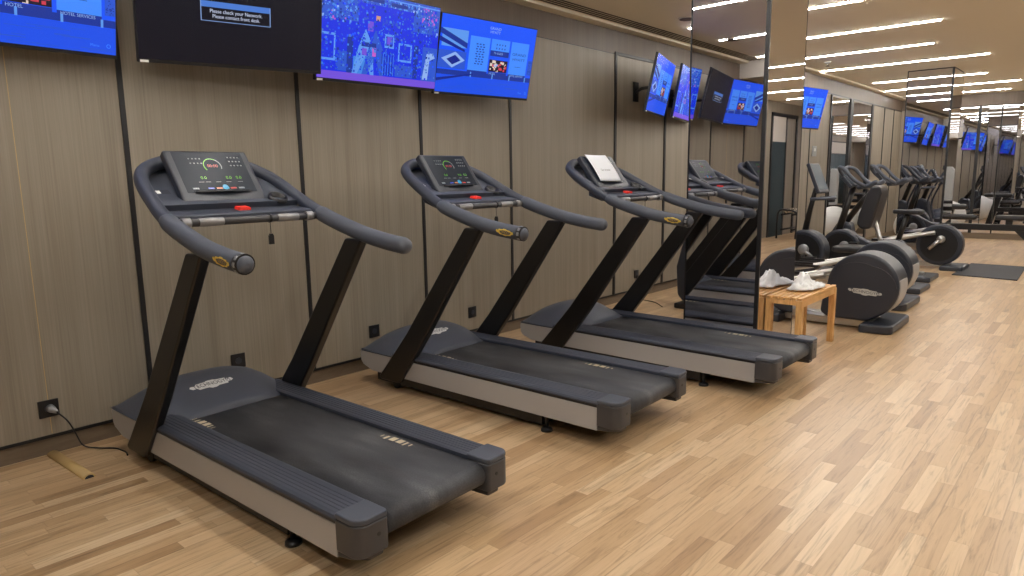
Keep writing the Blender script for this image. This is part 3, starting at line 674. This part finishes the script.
# towel: a crumpled heap
tb = MB(); N = 44; M_ = 30; rs = random.Random(5); P = []
for i in range(N+1):
    row = []
    for j in range(M_+1):
        a = i/N*2-1; b = j/M_*2-1
        x = .135*a; y = .23*b
        env = (1-a*a)**.5*(1-b*b)**.5 if abs(a) < 1 and abs(b) < 1 else 0
        lobe = math.exp(-((a+.15)/.62)**4-((b+.25+.2*a)/.38)**2)
        nz = noise.noise(Vector((a*2.2, b*2.8, 3.1))); n2 = noise.noise(Vector((a*5+nz*2, b*6, 9.0)))
        fold = 1-abs(math.sin(4.2*a+5.5*b+3*nz))
        z = .014 + .03*env + .072*lobe*env**.5 + .030*env*fold + .022*env*n2
        k = .84+.16*math.sin(3*math.atan2(b, a)+.6)+.06*n2
        row.append((x*k, y*k, max(.006, z)))
    P.append(row)
tb.grid(P)
o = build('towel', tb, M['towel'], solid=.008); o.location = (2.40, 6.0, bz+.002); o.rotation_euler = (0, 0, .12)
tag(o, 'crumpled white towel lying on the slatted wooden bench', 'towel')

# ------------------------------------------------------------------ cardio machines on the right
def arc_pts(cx, cz, r, a0, a1, n): return [(cx+r*math.cos(math.radians(a0+(a1-a0)*k/n)), cz+r*math.sin(math.radians(a0+(a1-a0)*k/n))) for k in range(n+1)]
XZ = lambda p, q: (p[0], q, p[1])
def console(t, x, z, w=.26, h=.24, tilt=.45, y=0):
    e = Vector((-math.sin(tilt), 0, math.cos(tilt))); nn = Vector((math.cos(tilt), 0, math.sin(tilt))); P0 = Vector((x, y, z))
    def bx(w0, h0, l0, l1, dy=0): return MB().add([tuple(P0+Vector((0, a, 0))+e*(b+dy)+nn*l) for l in (l0, l1) for a, b in ((-w0, -h0), (w0, -h0), (w0, h0), (-w0, h0))], [(0,3,2,1),(4,5,6,7),(0,1,5,4),(1,2,6,5),(2,3,7,6),(3,0,4,7)])
    c = build('console', bx(w/2, h/2, -.05, 0), M['dark'], t, bevel=.012); build('display', bx(w/2-.025, h/2-.03, -.001, .002, .01), DISP, c)
DISP = mat('lcd_grey', (78, 88, 96), .25, emit=(60, 72, 80), estr=.35)
def make_cross_trainer():
    t = thing('cross_trainer', '', 'cross trainer')          # local origin at x=1.7 on the floor, x away from the wall
    pr = arc_pts(.90, .42, .315, -62, 172, 26) + [(.57, .38), (.55, .30), (.53, .14), (.60, .09), (.95, .085)]
    cv = build('drive_cover', MB().prism(pr, XZ, -.25, .13), M['dark'], t, bevel=.03, seg=4)
    seam = arc_pts(.90, .40, .30, 8, 140, 18); seam = [(x, z-.07*(1-abs(k-9)/12)) for k, (x, z) in enumerate(seam)]
    build('cover_seam', MB().tube([(x, -.252, z) for x, z in seam], .0035, 6), M['housing'], cv)
    rp = arc_pts(.90, .42, .321, -48, 14, 12) + arc_pts(.90, .42, .27, 14, -48, 12)
    build('rear_trim', MB().prism(rp, XZ, -.21, .07), M['silver'], cv, bevel=.008)
    def lg(x, y, l): return (.93+x, -.2525-l, .37+y*.8-x*.08)
    logo(lg, .30, M['shroud'], M['dark'], cv, 'pale outlined lettering', .001)
    build('rear_foot', MB().prism([(.92, -.37), (1.17, -.34), (1.2, -.3), (1.2, .36), (1.16, .4), (.92, .4)], lambda p, q: (p[0], p[1], q), 0, .085), M['dark'], t, bevel=.022, seg=3)
    build('base_beam', MB().box((-.8, -.06, .03), (.5, .06, .1)).box((.3, -.2, .02), (1.0, .1, .09)), M['steel'], t, bevel=.006)
    for y in (-.2, .22):
        build('rail', MB().tube([(.55, y, .50), (-.75, y, .2)], .026, 12, sx=1.3), M['steel'], t, label='silver slide rail')
        build('pedal', MB().box((-.1, y-.075, .40), (.26, y+.075, .43)).box((-.1, y-.075, .43), (-.08, y+.075, .48)).box((-.1, y-.075, .43), (.2, y-.06, .46)), M['black2'], t, bevel=.006)
        hp = spline([(-.62, y*1.1, .3), (-.72, y*1.25, .7), (-.62, y*1.35, 1.05), (-.48, y*1.2, 1.35), (-.4, y*1.0, 1.5)], 6)
        build('moving_arm', MB().tube(hp, .02, 12), M['dark'], t); build('arm_grip', MB().tube(hp[-10:], .024, 12, round_end=True), M['grip'], t)
    pr = [(-1.08, .12), (-1.1, .45), (-1.02, .75), (-.88, .86), (-.74, .78), (-.66, .4), (-.62, .12), (-.7, .04), (-1.0, .04)]
    build('front_housing', MB().prism(pr, XZ, -.15, .15), M['dark'], t, bevel=.04, seg=4)
    build('front_foot', b_((-1.02, -.32, 0), (-.85, .32, .06)), M['black2'], t, bevel=.015)
    build('mast', MB().tube([(-.88, 0, .75), (-.74, 0, 1.2), (-.68, 0, 1.38)], [.05, .042, .04], 14), M['post'], t)
    console(t, -.64, 1.42)
    hb = spline([(-.62, -.2, 1.22), (-.5, -.22, 1.24), (-.46, -.1, 1.2), (-.56, 0, 1.16), (-.46, .1, 1.2), (-.5, .22, 1.24), (-.62, .2, 1.22)], 5)
    build('fixed_handle', MB().tube(hb, .018, 12), M['grip'], t)
    return t
ct = make_cross_trainer()
for i, (x0, y, l) in enumerate(((1.7, 7.22, 'cross trainer nearest the bench with its big dark drum cover and pale lettering'), (1.55, 8.5, 'second cross trainer, its drum rising right behind the first drum'))):
    o = ct if i == 0 else copy_tree(ct)
    o.location = (x0, y, 0); o['label'] = l; o['group'] = 'cross trainers in the cardio row'
def loops(t, x, z, m='grip'):
    for s in (-1, 1):
        P = spline([(x+.1, s*.05, z-.08), (x+.16, s*.2, z-.07), (x+.04, s*.27, z+.02), (x-.10, s*.26, z+.17), (x-.19, s*.17, z+.19), (x-.15, s*.09, z+.08), (x+.02, s*.04, z-.07)], 6)
        build('handle_loop', MB().tube(P, .027, 12), M[m], t)
    build('handle_bar', MB().tube(spline([(x+.3, -.18, z-.02), (x+.2, -.12, z-.07), (x+.06, -.04, z-.09), (x+.06, .04, z-.09), (x+.2, .12, z-.07), (x+.3, .18, z-.02)], 5), .034, 12, round_end=True), M['grip'], t)
def crank(t, x, z, ys=(-.19, .19), r=.16, ang=-38):
    for k, y in enumerate(ys):
        a = math.radians(ang+180*k); px, pz = x+r*math.cos(a), z+r*math.sin(a)
        c = build('crank', MB().sphere((x, y, z), .075, 14, sc=(1, .4, 1)).tube([(x, y, z), (px, y*1.05, pz)], [.026, .02], 10), M['wheel'], t, label='pale metal crank')
        build('pedal', b_((px-.06, y*1.05 if y > 0 else y*1.05-.1, pz-.02), (px+.06, y*1.05+.1 if y > 0 else y*1.05, pz+.02)), M['black2'], c, bevel=.006)
def drum(t, x, z, r, y=.13, name='flywheel_cover'):
    c = build(name, MB().prism(arc_pts(x, z, r, 0, 348, 29), XZ, -y, y), M['dark'], t, bevel=.035, seg=4)
    for s in (-1, 1):
        build('disc_face', MB().prism(arc_pts(x, z, r*.8, 0, 348, 29), XZ, s*(y+.002)-.003, s*(y+.002)+.003), M['black2'], c)
    return c
def foot(t, x, name='rear_foot', w=.3, d=.13): build(name, b_((x-d, -w, 0), (x+d, w, .07)), M['dark'], t, bevel=.02, seg=3)
# recumbent bike
t = thing('recumbent_bike', 'recumbent exercise bike with a tall padded backrest and a tilted grey console', 'exercise bike', (1.76, 9.72, 0))
drum(t, -.60, .42, .30); crank(t, -.56, .46)
build('base_beam', MB().box((-.6, -.06, .05), (.75, .06, .13)), M['steel'], t, bevel=.01); foot(t, .75); foot(t, -.62, 'front_foot')
build('mast', MB().tube([(-.62, 0, .65), (-.56, 0, 1.0), (-.5, 0, 1.28)], [.045, .035, .03], 12), M['post'], t)
console(t, -.46, 1.42, .40, .42, .38)
build('console_tray', MB().tube([(-.5, -.2, 1.14), (-.3, -.2, 1.15), (-.26, 0, 1.15), (-.3, .2, 1.15), (-.5, .2, 1.14)], .022, 10), M['grip'], t)
build('seat_post', MB().box((.0, -.05, .12), (.12, .05, .45)), M['black2'], t); build('seat', b_((-.2, -.2, .45), (.18, .2, .53)), M['pad'], t, bevel=.03, seg=3)
bk = [(.18, .76), (.12, .82), (.14, .95), (.22, 1.22), (.28, 1.32), (.37, 1.31), (.39, 1.22), (.33, .92), (.29, .77)]
build('backrest', MB().prism([(x-.04, z) for x, z in bk], XZ, -.2, .2), M['pad'], t, bevel=.035, seg=4)
build('backrest_bar', MB().tube([(.22, 0, .95), (.34, 0, .6), (.4, 0, .14)], .028, 10), M['steel'], t)
# upright bike
t = thing('upright_bike', 'upright exercise bike with looped handles, seen just right of the backrest', 'exercise bike', (1.8, 10.8, 0))
drum(t, -.47, .38, .28, .11); crank(t, -.40, .42, (-.13, .13), .15, 20)
build('base_beam', MB().box((-.6, -.05, .03), (.62, .05, .11)), M['steel'], t, bevel=.01); foot(t, .62); foot(t, -.64, 'front_foot', .25)
build('body', MB().prism([(-.5, .1), (-.45, .5), (-.3, .6), (-.1, .5), (.1, .45), (.28, .55), (.36, .5), (.3, .12)], XZ, -.075, .075), M['dark'], t, bevel=.025, seg=3)
build('mast', MB().tube([(-.56, 0, .5), (-.46, 0, .9), (-.36, 0, 1.28)], [.055, .045, .04], 14), M['post'], t)
build('seat_post', MB().tube([(.26, 0, .5), (.36, 0, .9)], .035, 12), M['black2'], t)
build('saddle', MB().prism([(.18, -.04), (.18, .04), (.34, .07), (.44, .14), (.52, .14), (.55, .08), (.55, -.08), (.52, -.14), (.44, -.14), (.34, -.07)], lambda p, q: (p[0], p[1], q), .90, .96), M['pad'], t, bevel=.02, seg=3)
loops(t, -.33, 1.36); console(t, -.4, 1.36, .3, .2, .7)
# third cross trainer with an open disc and crank
t = thing('cross_trainer', 'far cross trainer with an exposed round disc and bright crank, next to the floor mat', 'cross trainer', (1.7, 12.2, 0))
drum(t, .65, .37, .315, .10, 'drive_disc')
foot(t, .86, 'rear_foot', .3, .15)
for s, ang in ((-1, -115), (1, 65)):
    a = math.radians(ang); px, pz = .6+.17*math.cos(a), .46+.17*math.sin(a)
    build('crank', MB().sphere((.68, s*.15, .46), .06, 14, sc=(1, .6, 1)).tube([(.68, s*.15, .46), (px, s*.16, pz)], [.035, .028], 10), M['steel'], t, label='bright metal crank')
    build('rail', MB().tube([(.60, s*.17, .56), (-.7, s*.2, .28)], .034, 12), M['steel'], t, label='silver slide rail')
    build('pedal', b_((-.25, s*.2-.08, .40), (.12, s*.2+.08, .44)), M['black2'], t, bevel=.008)
build('base_beam', MB().box((-.7, -.06, .03), (.8, .06, .1)), M['steel'], t, bevel=.008)
build('front_housing', MB().prism([(-.9, .08), (-.92, .5), (-.8, .7), (-.62, .66), (-.55, .3), (-.55, .06)], XZ, -.14, .14), M['dark'], t, bevel=.04, seg=4); foot(t, -.75, 'front_foot')
build('mast', MB().tube([(-.76, 0, .6), (-.5, 0, 1.0), (-.25, 0, 1.3)], [.05, .045, .04], 14), M['post'], t)
loops(t, -.16, 1.38); console(t, -.2, 1.4, .3, .2, .6)

# ------------------------------------------------------------------ weight bench, mat, balls, right-hand equipment
t = thing('weight_bench', 'long black padded weight bench in front of the end wall mirror', 'weight bench', (3.0, 14.7, 0))
build('beam', b_((-1.06, -.06, .43), (1.2, .06, .54)), M['black2'], t, bevel=.01)
build('pad', b_((-.25, -.16, .62), (1.2, .16, .70)), M['pad'], t, bevel=.03, seg=3); build('pad_bracket', MB().box((-.1, -.04, .54), (0, .04, .64)).box((.8, -.04, .54), (.9, .04, .64)), M['black2'], t)
build('leg', MB().prism([(.02, .45), (.16, .45), (.60, 0), (.46, 0)], XZ, -.04, .04), M['black2'], t)
build('leg', MB().prism([(-1.20, 0), (-1.06, 0), (-.88, .80), (-1.02, .80)], XZ, -.07, .07), M['black2'], t)
build('leg', b_((1.05, -.04, 0), (1.15, .04, .45)), M['black2'], t)
for x0, x1, z in ((-1.22, -.72, .84), (-.9, -.56, .66)): build('roller_pad', MB().tube([(x0, -.1, z), (x1, -.1, z)], .05, 16, round_end=True), M['pad'], t)
for x in (-1.13, 1.1): build('floor_bar', b_((x-.04, -.3, 0), (x+.04, .3, .05)), M['black2'], t, bevel=.01)
o = build('floor_mat', MB().prism([(2.64, 11.5), (3.42, 11.38), (3.38, 13.02), (2.66, 13.06)], lambda p, q: (p[0]-3.0, p[1]-12.25, q), 0, .014), M['mat_'], bevel=.004); o.location = (3.0, 12.25, 0)
tag(o, 'thin black rubber mat on the floor at the right edge', 'mat')
def ball(x, y, r, label, m='ball'):
    mb = MB().sphere((0, 0, r), r, 36)
    for k in range(1, 8):
        z = r+r*math.cos(math.pi*k/8)*.98; rr = math.sqrt(max(0, r*r-(z-r)**2)); mb.tube([(rr*math.cos(a), rr*math.sin(a), z) for a in [2*math.pi*j/36 for j in range(37)]], .004, 6)
    o = build('gym_ball', mb, M[m]); o.location = (x, y, 0); tag(o, label, 'gym ball')
ball(1.22, 16.1, .37, 'pearly white gym ball reflected whole in the left mirror pane')
ball(1.3, 17.3, .30, 'smaller white gym ball glimpsed in the right mirror pane')
t = thing('weight_machine', 'weight machine with a pale grey rounded shroud, seen in the mirror panes', 'weight machine', (4.7, 9.4, 0), 0)
build('shroud', MB().prism([(-.5, .1), (-.5, 1.5), (-.42, 1.6), (.42, 1.6), (.5, 1.5), (.5, .1)], lambda p, q: (p[0], q, p[1]), -.12, .12), M['shroud'], t, bevel=.02)
build('frame', MB().box((-.45, -.3, 0), (.45, .9, .08)).box((-.05, .5, 0), (.05, .6, 1.3)), M['black2'], t, bevel=.01); build('seat', b_((-.2, .3, .45), (.2, .8, .53)), M['pad'], t, bevel=.02); build('backrest', b_((-.2, .2, .55), (.2, .28, 1.2)), M['pad'], t, bevel=.02)
t = thing('dumbbell_rack', 'black tube dumbbell rack mirrored in the right face of the near pillar', 'rack', (5.7, 16.2, 0))
for y in (-.6, .9):
    build('side_frame', MB().tube(spline([(-.2, y, .02), (-.22, y, .4), (-.2, y, .6), (.0, y, .66), (.2, y, .6), (.22, y, .02)], 4), .022, 10), M['black2'], t)
for z in (.22, .56): build('shelf_bar', MB().tube([(-.12, -.6, z), (-.12, .9, z)], .02, 8).tube([(.12, -.6, z), (.12, .9, z)], .02, 8), M['black2'], t)
def dumbbell(x, y, z, i):
    mb = MB().cyl((-.06, 0, 0), (.06, 0, 0), .014, 10)
    o = thing('dumbbell', 'chrome dumbbell lying on the black rack', 'dumbbell', (x, y, z), 0, 'chrome dumbbells on the rack')
    build('handle', mb, M['chrome'], o)
    for s in (-1, 1): build('head', MB().tube([(s*.06, 0, 0), (s*.07, 0, 0), (s*.13, 0, 0), (s*.14, 0, 0)], [.035, .05, .05, .035], 16), M['chrome'], o)
for i in range(9): dumbbell(5.7, 15.76+i*.15, (.632 if i % 2 else .632), i)
for o in list(bpy.data.objects):
    if o.type == 'EMPTY' and not o.parent and 'label' in o and not o['label']: print('missing label', o.name)
